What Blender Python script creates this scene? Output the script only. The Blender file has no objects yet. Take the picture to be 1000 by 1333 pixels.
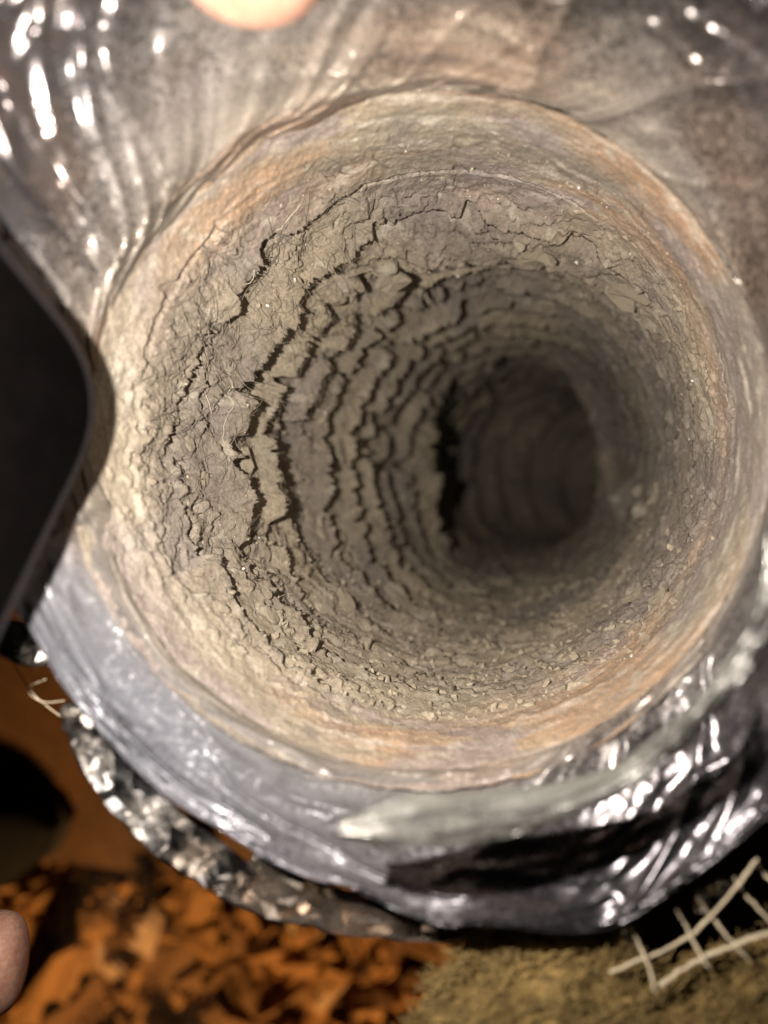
import bpy, bmesh, math, random
import numpy as np
from mathutils import Vector

# ------------------------------------------------------------------ camera, world, lights, exposure
H = 0.82                      # camera height above the ground
FPX = 900.0                   # focal length in photograph pixels (frame 1000 x 1333)
scene = bpy.context.scene
col = scene.collection

cam_d = bpy.data.cameras.new('camera')
cam = bpy.data.objects.new('camera', cam_d); col.objects.link(cam)
cam.location = (0, 0, H)
cam.rotation_euler = (0, 0, 0)
cam_d.sensor_fit = 'VERTICAL'; cam_d.sensor_height = 36.0
cam_d.lens = 36.0 * FPX / 1333.0
cam_d.clip_start = 0.005; cam_d.clip_end = 50
cam_d.dof.use_dof = True
cam_d.dof.focus_distance = 0.188
cam_d.dof.aperture_fstop = 5.4
scene.camera = cam

world = bpy.data.worlds.new('World'); scene.world = world
world.use_nodes = True
world.node_tree.nodes['Background'].inputs[0].default_value = (0.80, 0.72, 0.66, 1)
world.node_tree.nodes['Background'].inputs[1].default_value = 0.005

def add_light(name, kind, loc, target, energy, color, **kw):
    d = bpy.data.lights.new(name, kind)
    d.energy = energy; d.color = color
    for k, v in kw.items(): setattr(d, k, v)
    o = bpy.data.objects.new(name, d); col.objects.link(o)
    o.location = loc
    o.rotation_euler = (Vector(target) - Vector(loc)).to_track_quat('-Z', 'Y').to_euler()
    return o
# the small white torch beside the lens
add_light('torch_lamp', 'SPOT', (-0.036, 0.013, H - 0.045), (0.010, 0.012, H - 0.3), 2.45, (1.0, 0.935, 0.865),
          spot_size=math.radians(140), spot_blend=0.7, shadow_soft_size=0.0020)
# unseen warm fill spot, added to brighten the debris on the ground
add_light('warm_ground_fill', 'SPOT', (0.05, -1.10, 0.85), (-0.22, -0.50, 0.0), 58.0, (1.0, 0.54, 0.19),
          spot_size=math.radians(42), spot_blend=0.6, shadow_soft_size=0.08)

vs = scene.view_settings
vs.view_transform = 'Standard'; vs.look = 'None'; vs.gamma = 1.0; vs.exposure = 0.0; vs.use_curve_mapping = False
scene.cycles.use_denoising = True
scene.cycles.max_bounces = 6; scene.cycles.diffuse_bounces = 1
scene.cycles.sample_clamp_indirect = 4.0

# ------------------------------------------------------------------ helpers
rng = np.random.default_rng(7)
random.seed(7)
def px(u, v, d):              # a measured image point at distance d below the camera -> place in the world
    return np.array([(u - 500.0) / FPX * d, (666.5 - v) / FPX * d, H - d])

_tabs = {}
def _tab(seed):
    if seed not in _tabs:
        r = np.random.default_rng(1000 + seed)
        _tabs[seed] = (r.random((512, 512)) * 2 * np.pi).astype(np.float32)
    return _tabs[seed]
def noise(u, s, nu, fs, seed, octaves=1, gain=0.5):
    """gradient noise, periodic in u (0..1, nu cells round), fs cells per metre along s; about -1..1"""
    out = np.zeros(np.broadcast(u, s).shape, np.float32); amp = 1.0; tot = 0.0
    for o in range(octaves):
        T = _tab(seed + o); n = int(nu * 2 ** o)
        x = np.asarray(u, np.float32) * n; y = np.asarray(s, np.float32) * (fs * 2 ** o) + 37.3 * (o + 1)
        x, y = np.broadcast_arrays(x, y)
        xi = np.floor(x); yi = np.floor(y); fx = x - xi; fy = y - yi
        x0 = (xi.astype(np.int32) % n); x1 = (x0 + 1) % n
        y0 = yi.astype(np.int32) & 511; y1 = (y0 + 1) & 511
        x0 &= 511; x1 &= 511
        def g(a, b, dx, dy):
            t = T[a, b]; return np.cos(t) * dx + np.sin(t) * dy
        wx = fx * fx * fx * (fx * (fx * 6 - 15) + 10); wy = fy * fy * fy * (fy * (fy * 6 - 15) + 10)
        a = g(x0, y0, fx, fy); b = g(x1, y0, fx - 1, fy); c = g(x0, y1, fx, fy - 1); e = g(x1, y1, fx - 1, fy - 1)
        out += amp * 1.5 * ((a + (b - a) * wx) * (1 - wy) + (c + (e - c) * wx) * wy)
        tot += amp; amp *= gain
    return out / (tot ** 0.7)
def worley(u, s, nu, fs, seed):
    """F1, F2 and a random value per cell"""
    r = np.random.default_rng(2000 + seed)
    JX = r.random((512, 512)).astype(np.float32); JY = r.random((512, 512)).astype(np.float32); JV = r.random((512, 512)).astype(np.float32)
    x = np.asarray(u, np.float32) * nu; y = np.asarray(s, np.float32) * fs
    xi = np.floor(x).astype(np.int32); yi = np.floor(y).astype(np.int32)
    F1 = np.full(x.shape, 9, np.float32); F2 = F1.copy(); V = np.zeros(x.shape, np.float32)
    for dx in (-1, 0, 1):
        for dy in (-1, 0, 1):
            cx = xi + dx; cy = yi + dy; ax = (cx % nu) & 511; ay = cy & 511
            dd = np.hypot(cx + JX[ax, ay] - x, cy + JY[ax, ay] - y)
            m = dd < F1
            F2 = np.where(m, F1, np.minimum(F2, dd)); V = np.where(m, JV[ax, ay], V); F1 = np.where(m, dd, F1)
    return F1, F2, V
def sst(a, b, x):
    t = np.clip((x - a) / (b - a), 0, 1); return t * t * (3 - 2 * t)
def window(phi, c, w):        # smooth bump round angle c (degrees), half width w
    dlt = np.abs((phi - c + 180) % 360 - 180); return 0.5 + 0.5 * np.cos(np.pi * np.clip(dlt / w, 0, 1))
def pin(phi, pts):            # periodic interpolation over angle in degrees
    pts = sorted(pts); a = np.array([p[0] for p in pts], float); v = np.array([p[1] for p in pts], float)
    a = np.concatenate([[a[-1] - 360], a, [a[0] + 360]]); v = np.concatenate([[v[-1]], v, [v[0]]])
    x = np.asarray(phi) % 360
    i = np.clip(np.searchsorted(a, x, side='right') - 1, 0, len(a) - 2)
    t = (x - a[i]) / (a[i + 1] - a[i]); t = t * t * (3 - 2 * t)
    return v[i] * (1 - t) + v[i + 1] * t

def link(name, me, mat, parent=None):
    o = bpy.data.objects.new(name, me); col.objects.link(o)
    if mat and not me.materials: me.materials.append(mat)
    if parent is not None: o.parent = parent
    return o
def tag(o, label=None, cat=None, group=None, kind=None):
    if label: o['label'] = label
    if cat: o['category'] = cat
    if group: o['group'] = group
    if kind: o['kind'] = kind
    return o
def empty(name, loc=(0, 0, 0)):
    o = bpy.data.objects.new(name, None); col.objects.link(o); o.location = loc; o.empty_display_size = 0.01
    return o
def raw_mesh(name, V, F, attrs=None, smooth=True):
    """V (n,3), F (m,k) arrays"""
    me = bpy.data.meshes.new(name); V = np.ascontiguousarray(V, np.float32).reshape(-1, 3); F = np.asarray(F, np.int32)
    m, k = F.shape
    me.vertices.add(len(V)); me.vertices.foreach_set('co', V.ravel())
    me.loops.add(m * k); me.loops.foreach_set('vertex_index', F.ravel())
    me.polygons.add(m); me.polygons.foreach_set('loop_start', np.arange(0, m * k, k, dtype=np.int32))
    me.polygons.foreach_set('loop_total', np.full(m, k, np.int32))
    me.polygons.foreach_set('use_smooth', np.full(m, smooth, bool))
    for nm, arr in (attrs or {}).items():
        arr = np.asarray(arr, np.float32)
        if arr.ndim == 2 and arr.shape[1] == 3:
            at = me.attributes.new(nm, 'FLOAT_COLOR', 'POINT')
            at.data.foreach_set('color', np.concatenate([arr, np.ones((len(arr), 1), np.float32)], 1).ravel())
        else:
            at = me.attributes.new(nm, 'FLOAT', 'POINT'); at.data.foreach_set('value', arr.ravel())
    me.update(calc_edges=True); me.validate()
    return me
def grid_faces(nu, nv, wrap):
    i = np.arange(nu if wrap else nu - 1); j = np.arange(nv - 1)
    I, J = np.meshgrid(i, j, indexing='ij'); I2 = (I + 1) % nu
    return np.stack([I * nv + J, I2 * nv + J, I2 * nv + J + 1, I * nv + J + 1], -1).reshape(-1, 4)
def grid_mesh(name, P, wrap=False, attrs=None):
    nu, nv = P.shape[:2]
    return raw_mesh(name, P.reshape(-1, 3), grid_faces(nu, nv, wrap), {k: (a.reshape(-1, 3) if a.ndim == 3 else a.reshape(-1)) for k, a in (attrs or {}).items()})
def tube_data(pts, rad, n=6):
    pts = np.asarray(pts, float); rad = np.broadcast_to(rad, (len(pts),))
    T = np.gradient(pts, axis=0); T /= np.linalg.norm(T, axis=1)[:, None] + 1e-12
    ref = np.array([0.3, 0.2, 0.93]);
    A = np.cross(T, ref); A /= np.linalg.norm(A, axis=1)[:, None] + 1e-12; B = np.cross(T, A)
    an = np.arange(n) * 2 * np.pi / n
    P = pts[:, None] + rad[:, None, None] * (np.cos(an)[None, :, None] * A[:, None] + np.sin(an)[None, :, None] * B[:, None])
    P = np.transpose(P, (1, 0, 2))
    return P.reshape(-1, 3), grid_faces(n, len(pts), True)
def tube(name, pts, rad, mat, parent=None, n=6):
    V, F = tube_data(pts, rad, n); return link(name, raw_mesh(name, V, F), mat, parent)
def spline(pts, n):
    pts = np.asarray(pts, float); t = np.linspace(0, len(pts) - 1, n); i = np.clip(t.astype(int), 0, len(pts) - 2); f = (t - i)[:, None]
    P = np.concatenate([[2 * pts[0] - pts[1]], pts, [2 * pts[-1] - pts[-2]]])
    a, b, c, d = P[i], P[i + 1], P[i + 2], P[i + 3]
    return 0.5 * ((2 * b) + (-a + c) * f + (2 * a - 5 * b + 4 * c - d) * f ** 2 + (-a + 3 * b - 3 * c + d) * f ** 3)

# ------------------------------------------------------------------ materials
class NT:
    def __init__(self, name):
        self.m = bpy.data.materials.new(name); self.m.use_nodes = True; self.t = self.m.node_tree
        self.b = self.t.nodes['Principled BSDF']
    def n(self, typ, **kw):
        nd = self.t.nodes.new(typ)
        for k, v in kw.items():
            if k in nd.inputs.keys(): nd.inputs[k].default_value = v
            else: setattr(nd, k, v)
        return nd
    def l(self, a, b): self.t.links.new(a, b)
    def noise(self, scale, detail=4, rough=0.6, vec=None, stretch=None):
        nd = self.n('ShaderNodeTexNoise'); nd.inputs['Scale'].default_value = scale; nd.inputs['Detail'].default_value = detail; nd.inputs['Roughness'].default_value = rough
        tc = self.n('ShaderNodeTexCoord'); src = tc.outputs['Object']
        if stretch:
            mp = self.n('ShaderNodeMapping'); mp.inputs['Scale'].default_value = stretch; self.l(src, mp.inputs['Vector']); src = mp.outputs['Vector']
        self.l(src, nd.inputs['Vector']); return nd.outputs['Fac']
    def ramp(self, fac, stops):
        r = self.n('ShaderNodeValToRGB'); self.l(fac, r.inputs['Fac']); e = r.color_ramp.elements
        while len(e) < len(stops): e.new(0.5)
        for q, (p, c) in zip(e, stops):
            q.position = p; q.color = (c, c, c, 1) if isinstance(c, (int, float)) else (*c, 1)
        return r.outputs['Color']
    def mix(self, fac, a, b, mode='MIX'):
        m = self.n('ShaderNodeMix', data_type='RGBA', blend_type=mode)
        for s, v in ((m.inputs[0], fac), (m.inputs[6], a), (m.inputs[7], b)):
            if hasattr(v, 'is_linked'): self.l(v, s)
            elif isinstance(v, (int, float)): s.default_value = v
            else: s.default_value = (*v, 1)
        return m.outputs[2]
    def math(self, op, a, b=0.0):
        m = self.n('ShaderNodeMath', operation=op)
        for s, v in ((m.inputs[0], a), (m.inputs[1], b)):
            if hasattr(v, 'is_linked'): self.l(v, s)
            else: s.default_value = v
        return m.outputs[0]
    def bump(self, height, strength, dist, prev=None):
        b = self.n('ShaderNodeBump'); b.inputs['Strength'].default_value = strength; b.inputs['Distance'].default_value = dist
        self.l(height, b.inputs['Height'])
        if prev is not None: self.l(prev, b.inputs['Normal'])
        return b.outputs['Normal']
    def set(self, **kw):
        for k, v in kw.items():
            s = self.b.inputs[k.replace('_', ' ')]
            if hasattr(v, 'is_linked'): self.l(v, s)
            elif isinstance(v, (int, float)): s.default_value = v
            else: s.default_value = (*v, 1)
        return self

def mat_crust():
    k = NT('dust_crust')
    at = k.n('ShaderNodeAttribute', attribute_name='tint'); fl = k.n('ShaderNodeAttribute', attribute_name='film')
    n1 = k.noise(900, 5, 0.65); n2 = k.noise(260, 6, 0.7); n3 = k.noise(3200, 2, 0.6)
    c = k.mix(1.0, at.outputs['Color'], k.ramp(n1, [(0.25, 0.72), (0.72, 1.24)]), 'MULTIPLY')
    c = k.mix(1.0, c, k.ramp(n2, [(0.28, 0.80), (0.70, 1.15)]), 'MULTIPLY')
    c = k.mix(1.0, c, k.ramp(n3, [(0.30, 0.80), (0.66, 1.12), (0.80, 1.7)]), 'MULTIPLY')
    rough = k.ramp(k.math('MULTIPLY', fl.outputs['Fac'], k.ramp(n1, [(0.35, 0.3), (0.6, 1.0)])), [(0.0, 0.95), (0.5, 0.50), (1.0, 0.24)])
    nb = k.bump(n2, 0.55, 0.0012); nb = k.bump(n1, 0.7, 0.0005, nb); nb = k.bump(n3, 0.5, 0.00015, nb)
    spec = k.math('MULTIPLY_ADD', fl.outputs['Fac'], 0.5)
    k.set(Base_Color=c, Roughness=rough, Normal=nb, Specular_IOR_Level=k.math('ADD', k.math('MULTIPLY', fl.outputs['Fac'], 1.0), 0.10))
    return k.m
def mat_film(name, base, dust, dusty, rough=0.3, metal=0.85, bumpscale=260, wrinkle=0.0):
    k = NT(name)
    at = k.n('ShaderNodeAttribute', attribute_name='tint'); da = k.n('ShaderNodeAttribute', attribute_name='dust')
    n1 = k.noise(650, 5, 0.7); n2 = k.noise(1900, 3, 0.6); n3 = k.noise(70, 4, 0.6); n4 = k.noise(bumpscale, 4, 0.6)
    dm = k.math('ADD', da.outputs['Fac'], k.math('MULTIPLY', k.math('SUBTRACT', n1, 0.5), 1.1))
    dm = k.math('ADD', dm, k.math('MULTIPLY', k.math('SUBTRACT', n2, 0.5), 1.1))
    dm = k.ramp(dm, [(0.25, 0.0), (0.75, 1.0)])
    fc = k.mix(1.0, base, k.ramp(n3, [(0.3, 0.7), (0.7, 1.15)]), 'MULTIPLY')
    fc = k.mix(0.75, fc, k.mix(1.0, at.outputs['Color'], (1.7, 1.7, 1.7), 'MULTIPLY'))
    dc = k.mix(1.0, at.outputs['Color'], k.ramp(n2, [(0.3, 0.7), (0.7, 1.3)]), 'MULTIPLY')
    k.set(Base_Color=k.mix(dm, fc, dc), Metallic=k.math('MULTIPLY', k.math('SUBTRACT', 1.0, dm), metal),
          Roughness=k.math('ADD', k.math('MULTIPLY', k.math('MULTIPLY', dm, dm), 0.85 - rough), k.math('ADD', rough, k.math('MULTIPLY', n1, 0.12))))
    nb = k.bump(n4, 0.14, 0.0010 + wrinkle); nb = k.bump(n1, 0.15, 0.0003, nb)
    k.set(Normal=nb)
    return k.m
def mat_simple(name, c1, c2, scale, rough=0.8, bump=0.5, dist=0.001, detail=5, **kw):
    k = NT(name); n1 = k.noise(scale, detail, 0.65); n2 = k.noise(scale * 4.3, 3, 0.6)
    c = k.mix(k.ramp(n1, [(0.3, 0.0), (0.7, 1.0)]), c1, c2)
    c = k.mix(1.0, c, k.ramp(n2, [(0.3, 0.75), (0.7, 1.2)]), 'MULTIPLY')
    nb = k.bump(n1, bump, dist); nb = k.bump(n2, bump * 0.7, dist * 0.3, nb)
    k.set(Base_Color=c, Roughness=rough, Normal=nb, **kw); return k.m
M = {}
M['crust'] = mat_crust()
M['film'] = mat_film('silver_film', (0.25, 0.238, 0.255), None, None, rough=0.20, metal=0.9, bumpscale=130)
M['foil'] = mat_film('bright_foil', (0.78, 0.76, 0.74), None, None, rough=0.17, metal=1.0, bumpscale=90, wrinkle=0.0)
def mat_metal():
    k = NT('crumpled_foil'); n1 = k.noise(55, 3, 0.5); n2 = k.noise(400, 4, 0.6)
    k.set(Base_Color=k.mix(k.ramp(n1, [(0.35, 0.0), (0.65, 1.0)]), (0.62, 0.58, 0.54), (0.80, 0.78, 0.76)), Metallic=1.0, Roughness=k.math('ADD', k.math('MULTIPLY', n2, 0.22), 0.10), Normal=k.bump(n1, 0.3, 0.003))
    return k.m
M['foil'] = mat_metal()
M['skin'] = mat_simple('skin', (0.38, 0.175, 0.115), (0.48, 0.26, 0.185), 220, 0.42, 0.4, 0.0006, Subsurface_Weight=0.25)
M['nail'] = mat_simple('nail', (0.58, 0.40, 0.32), (0.64, 0.46, 0.37), 90, 0.25, 0.1, 0.0003)
M['black'] = mat_simple('black_plastic', (0.010, 0.008, 0.009), (0.014, 0.011, 0.012), 300, 0.55, 0.25, 0.0002, Specular_IOR_Level=0.3)
M['glass'] = mat_simple('black_glass', (0.0012, 0.0010, 0.0010), (0.0014, 0.0011, 0.0011), 40, 0.3, 0.02, 0.0001, Specular_IOR_Level=0.02)
M['thread'] = mat_simple('scrim_thread', (0.60, 0.50, 0.34), (0.46, 0.37, 0.24), 900, 0.7, 0.6, 0.0003)
M['white_thread'] = mat_simple('glass_thread', (0.50, 0.43, 0.32), (0.34, 0.28, 0.20), 900, 0.35, 0.4, 0.0002)
M['wool'] = mat_simple('fibreglass', (0.16, 0.096, 0.025), (0.29, 0.185, 0.060), 110, 0.95, 0.6, 0.004)
M['wool_fibre'] = mat_simple('wool_fibre', (0.185, 0.120, 0.036), (0.26, 0.175, 0.058), 60, 0.8, 0.3, 0.001)
M['earth'] = mat_simple('earth', (0.11, 0.055, 0.022), (0.20, 0.10, 0.04), 45, 0.95, 0.9, 0.006)
M['chip_a'] = mat_simple('wood_chip_orange', (0.42, 0.20, 0.065), (0.56, 0.30, 0.11), 120, 0.75, 0.8, 0.002)
M['chip_b'] = mat_simple('wood_chip_brown', (0.20, 0.095, 0.035), (0.34, 0.18, 0.07), 120, 0.8, 0.8, 0.002)
M['chip_c'] = mat_simple('wood_chip_pale', (0.60, 0.40, 0.22), (0.70, 0.48, 0.30), 120, 0.7, 0.6, 0.002)
M['board'] = mat_simple('board_wood', (0.085, 0.040, 0.013), (0.14, 0.068, 0.024), 26, 0.75, 0.5, 0.002)
M['shoe'] = mat_simple('shoe_leather', (0.010, 0.0095, 0.010), (0.016, 0.015, 0.016), 150, 0.8, 0.4, 0.001, Specular_IOR_Level=0.1)
M['rubber'] = mat_simple('shoe_sole', (0.007, 0.007, 0.007), (0.011, 0.010, 0.010), 150, 0.8, 0.4, 0.001)
M['crumb'] = mat_simple('dirt_crumb', (0.25, 0.205, 0.140), (0.36, 0.30, 0.22), 500, 0.95, 0.8, 0.0005)
M['pale_crumb'] = mat_simple('pale_grit', (0.62, 0.58, 0.50), (0.78, 0.75, 0.70), 500, 0.5, 0.6, 0.0005)
M['lint'] = mat_simple('lint', (0.27, 0.232, 0.170), (0.37, 0.325, 0.25), 700, 1.0, 1.0, 0.0012)
M['fibre'] = mat_simple('dust_fibre', (0.30, 0.25, 0.18), (0.12, 0.10, 0.08), 300, 0.9, 0.2, 0.0002)

# ------------------------------------------------------------------ ground
def build_ground():
    n = 160; a = np.linspace(-1, 1, n); a = np.sign(a) * np.abs(a) ** 2.2 * 3.0
    X, Y = np.meshgrid(a, a, indexing='ij'); U = (X + 3) / 6.0
    Z = 0.006 * noise(U, Y, 60, 10, 50, 4, 0.6)
    heap = np.exp(-(((X + 0.23) / 0.25) ** 2 + ((Y + 0.60) / 0.16) ** 2)) * 0.06
    me = grid_mesh('ground', np.stack([X, Y, Z + heap - 0.004], -1))
    tag(link('ground', me, M['earth']), kind='structure')
build_ground()
def ground_z(x, y):
    return float(np.exp(-(((x + 0.23) / 0.25) ** 2 + ((y + 0.60) / 0.16) ** 2)) * 0.06)

# ------------------------------------------------------------------ the duct's centre line
def centreline(w):
    """w: depth below the camera on the straight run, then arc length round the bend. -> centre, e1, e2"""
    w = np.asarray(w, float); w0 = 0.48; Rb = 0.30; a0 = math.atan(0.243); a1 = math.pi / 2
    La = Rb * (a1 - a0)
    ws = np.minimum(w, w0); t = np.clip((w - w0) / La, 0, 1); wl = np.maximum(w - w0 - La, 0)
    a = a0 + t * (a1 - a0)
    x = 0.0122 + 0.243 * (ws - 0.157) + Rb * (math.cos(a0) - np.cos(a)) + wl
    d = ws + Rb * (np.sin(a) - math.sin(a0))
    y = 0.0178 + 0.0576 * (np.minimum(w, w0 + 0.1) - 0.157)
    b = (a - a0) * (math.pi / 2) / (a1 - a0)
    c = np.stack([x, y, H - d], -1)
    e1 = np.stack([np.cos(b), 0 * b, np.sin(b)], -1); e2 = np.zeros_like(e1); e2[..., 1] = 1
    return c, e1, e2
def on_tube(w, phi, R):
    c, e1, e2 = centreline(w); p = np.radians(phi)
    return c + (R * np.cos(p))[..., None] * e1 + (R * np.sin(p))[..., None] * e2

duct = empty('flexible_duct', (0.11, 0.04, 0.0))
tag(duct, 'open end of a silver flexible air duct caked inside with grey-brown dust', 'duct')
DINV = -Vector(duct.location)
def dpart(name, me, mat, parent=None):
    o = link(name, me, mat, parent or duct)
    if parent is None: o.location = DINV
    return o

# ------------------------------------------------------------------ dust-caked inner liner
PITCH = 0.0235
def base_radius(w, phi):
    R = 0.0700 + 0.0022 * sst(0.165, 0.140, w) - 0.0015 * sst(0.25, 0.45, w)
    return R
NU, NW = 1350, 760
def build_liner():
    u = (np.arange(NU) / NU)[:, None].astype(np.float32)
    q = np.linspace(0, 1, NW); w1d = 0.138 + (1.02 - 0.138) * (0.33 * q + 0.67 * q ** 3.0)
    w = w1d[None, :].astype(np.float32)
    u, w = np.broadcast_arrays(u, w)
    phi = u * 360.0
    left = np.maximum(window(phi, 158, 132), 0) ** 0.6
    bottom = window(phi, 280, 75) ** 0.7
    right = window(phi, 5, 85) ** 0.7
    top = window(phi, 88, 55)
    w_true = w
    z0 = pin(phi, [(0, .172), (60, .183), (90, .188), (125, .172), (155, .154), (200, .150), (240, .160), (275, .174), (320, .177)]).astype(np.float32)
    n_lo = noise(u, w, 5, 14, 1, 2); n_mid = noise(u, w, 22, 45, 5, 3, 0.6)
    n_hi = noise(u, w, 70, 150, 11, 3, 0.6); n_fine = noise(u, w, 260, 560, 17, 3, 0.65)
    # helical ribs as overlapping plates of crust, their deep edges breaking away
    calm = 1 - 0.55 * sst(0.225, 0.29, w)
    ws = w + 0.0026 * n_lo + (0.0020 * n_mid + 0.0011 * n_hi) * calm + 0.0004 * n_fine
    ph = np.log(1 + 3.3 * np.maximum(ws - 0.15, -0.1)) / (3.3 * 0.0170) + u * 1.0
    f = ph - np.floor(ph)
    edge = 0.85 - 0.20 * sst(0.05, 0.55, noise(u, w, 34, 55, 27, 3, 0.6)) - 0.02 * n_hi
    gap = sst(edge, edge + 0.035, f) * (1 - sst(0.970, 1.0, f))
    plate = (0.06 + 0.94 * f ** 1.9) * (1 - sst(edge, edge + 0.035, f)) - 0.45 * gap + 0.08 * sst(0.970, 1.0, f)
    brk = sst(-0.55, 0.15, noise(u, w, 9, 60, 23, 2))
    inside = sst(0.150, 0.200, w - np.maximum(z0 - 0.165, 0) * 0.8)
    amp = 0.0125 * inside * (0.04 + 0.96 * left) * (0.30 + 0.70 * np.maximum(brk, 0.85 * sst(0.22, 0.27, w))) * (1 - 0.75 * bottom)
    amp += 0.0022 * inside * right
    amp = amp * (1 + 0.7 * sst(0.21, 0.31, w))
    h = amp * plate
    # a second, finer set of broken plates
    ws2 = w + 0.004 * n_mid + 0.003 * n_hi + 0.0008 * n_fine + 0.004 * noise(u, w, 7, 22, 31, 2)
    ph2 = ws2 / (PITCH * 0.47) + u * 3.0; f2 = ph2 - np.floor(ph2)
    brk2 = sst(0.0, 0.45, noise(u, w, 14, 50, 36, 2))
    zone2 = sst(-0.005, 0.015, w - z0) * np.clip(left * 1.1 + 0.35 * top + 0.30 * bottom + 0.12 * right, 0, 1)
    e2_ = 0.90 - 0.16 * sst(0.0, 0.5, noise(u, w, 50, 90, 38, 2))
    h = h + 0.0013 * zone2 * brk2 * ((0.3 + 0.7 * f2) * (1 - sst(e2_, e2_ + 0.06, f2)) - 0.5 * sst(e2_, e2_ + 0.06, f2) * (1 - sst(0.95, 1.0, f2)))
    # torn crust patches with ragged edges
    nc = noise(u, w, 12, 34, 41, 5, 0.62)
    crust = sst(-0.04, 0.03, nc + 0.10 * bottom + 0.05 + 0.25 * sst(0.25, 0.32, w))
    h = h + 0.0009 * crust * sst(-0.007, 0.010, w - z0)
    nc2 = noise(u, w, 26, 70, 47, 4, 0.65)
    h = h + 0.0008 * sst(0.10, 0.15, nc2) * sst(-0.007, 0.010, w - z0)
    # drying cracks along the ribs
    wu = u + 0.006 * n_hi + 0.002 * n_fine
    F1, F2, V = worley(wu % 1.0, w + 0.0022 * n_hi + 0.0012 * n_fine + 0.003 * n_mid, 20, 82, 3)
    crk = 1 - sst(0.015, 0.10, F2 - F1)
    cmask = sst(-0.05, 0.35, noise(u, w, 10, 28, 61, 2)) * sst(0.0, 0.02, w - z0) * np.clip(0.25 + left + 0.35 * bottom - 0.5 * right, 0, 1)
    h = h - 0.0010 * crk * cmask + 0.0004 * (V - 0.5) * sst(0.0, 0.025, w - z0)
    F1, F2, V2 = worley((wu + 0.004 * n_fine) % 1.0, w + 0.001 * n_fine, 78, 210, 4)
    h = h + 0.0005 * (0.55 - F1) * sst(0.0, 0.035, w - z0) * (0.05 + 0.9 * bottom) * sst(-0.2, 0.4, n_mid + 0.3 * bottom)
    crk2 = 1 - sst(0.02, 0.16, F2 - F1)
    h = h - 0.0011 * crk2 * (0.12 + 0.65 * bottom) * sst(0.15, 0.5, noise(u, w, 16, 44, 66, 2)) * sst(0.0, 0.025, w - z0)
    F1, F2, V3 = worley((wu * 1.0) % 1.0, w + 0.0015 * n_fine, 60, 140, 9)
    pit = (1 - sst(0.12, 0.36, F1)) * (V3 > 0.74)
    h = h - 0.0034 * pit * sst(0.004, 0.03, w - z0) * np.clip(0.8 * bottom + 0.6 * left, 0, 1)
    F1, F2, V4 = worley((wu + 0.01 * n_mid) % 1.0, w + 0.004 * n_hi + 0.001 * n_fine - 0.05 * u, 26, 58, 12)
    gouge = (1 - sst(0.14, 0.30, F1 + 0.10 * n_hi)) * (V4 > 0.66)
    h = h - 0.0065 * gouge * sst(0.018, 0.035, w - z0) * np.clip(1.2 * window(phi, 150, 80) - 0.2, 0, 1) * (1 - sst(0.30, 0.36, w))
    # overall lumps and grain
    h = h + 0.0016 * n_lo * sst(0.15, 0.22, w) + 0.0007 * n_mid + 0.00042 * n_hi + 0.00024 * n_fine
    # ledge hanging from the top and ridge on the right wall where the duct turns
    h = h + 0.0060 * top * sst(0.192, 0.207, ws) * (1 - sst(0.216, 0.2180, ws))
    led = window(phi, 130, 42)
    h = h + 0.0016 * led * sst(0.192, 0.207, ws) * (1 - sst(0.212, 0.2145, ws))
    rid = window(phi, 8, 72)
    h = h + 0.018 * rid * np.exp(-((ws - 0.40) / 0.020) ** 2) * (0.8 + 0.25 * n_mid)
    h = h + 0.009 * window(phi, 340, 16) * np.exp(-((w - 0.335) / 0.007) ** 2)
    h = h + 0.019 * window(phi, 186, 70) * sst(0.335, 0.398, ws) * (1 - sst(0.400, 0.405, ws)) * (0.85 + 0.35 * n_mid + 0.2 * n_hi)
    R = base_radius(w, phi) - h
    over = 0.9 * np.clip(h - 0.001, 0, 0.010)        # lips lean inwards over the gaps behind them
    P = on_tube(w.astype(float) + over, phi.astype(float), R.astype(float))
    # colours: dust, bare film, rust-orange staining, plus glints painted on the lip
    dirt = np.array([0.308, 0.256, 0.184]); dirt2 = np.array([0.205, 0.172, 0.140]); film = np.array([0.18, 0.150, 0.14]); orange = np.array([0.42, 0.245, 0.135]); pale = np.array([0.50, 0.44, 0.36])
    m = sst(-0.5, 0.5, noise(u, w, 6, 18, 71, 3) + 0.5 * right - 0.15)[..., None]
    C = dirt * (1 - m) + dirt2 * m
    bare = (1 - crust) * sst(-0.3, 0.3, noise(u, w, 9, 30, 75, 3)) * 0.5
    C = C * (1 - bare[..., None]) + film * bare[..., None]
    streak = noise(u, w, 14, 260, 81, 4, 0.6)
    lipz = sst(0.017, -0.013, w - z0 + 0.010 * noise(u, w, 8, 30, 85, 2) + 0.004 * streak)
    om = lipz * sst(-0.35, 0.35, noise(u, w, 7, 40, 88, 3) + 0.75 * window(phi, 290, 42) + 0.35 * window(phi, 50, 40) + 0.25 * window(phi, 130, 25) - 0.8 * window(phi, 205, 60) - 0.20) * (0.45 + 0.55 * sst(-0.25, 0.3, streak))
    C = C * (1 - om[..., None] * 0.8) + orange * om[..., None] * 0.8
    pm = lipz * sst(0.05, 0.45, streak + 0.2 * n_hi)  # pale scrapes on the lip film, lightened in place of their specular glints
    C = C * (1 - pm[..., None] * 0.7) + pale * pm[..., None] * 0.7
    fm = lipz * sst(0.08, 0.3, noise(u, w, 11, 50, 95, 3) + 0.3 * streak)
    C = C * (1 - fm[..., None] * 0.8) + np.array([0.25, 0.205, 0.185]) * fm[..., None] * 0.8
    pt = sst(0.33, 0.50, noise(u, w, 60, 140, 98, 2)) * 0.5
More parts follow.
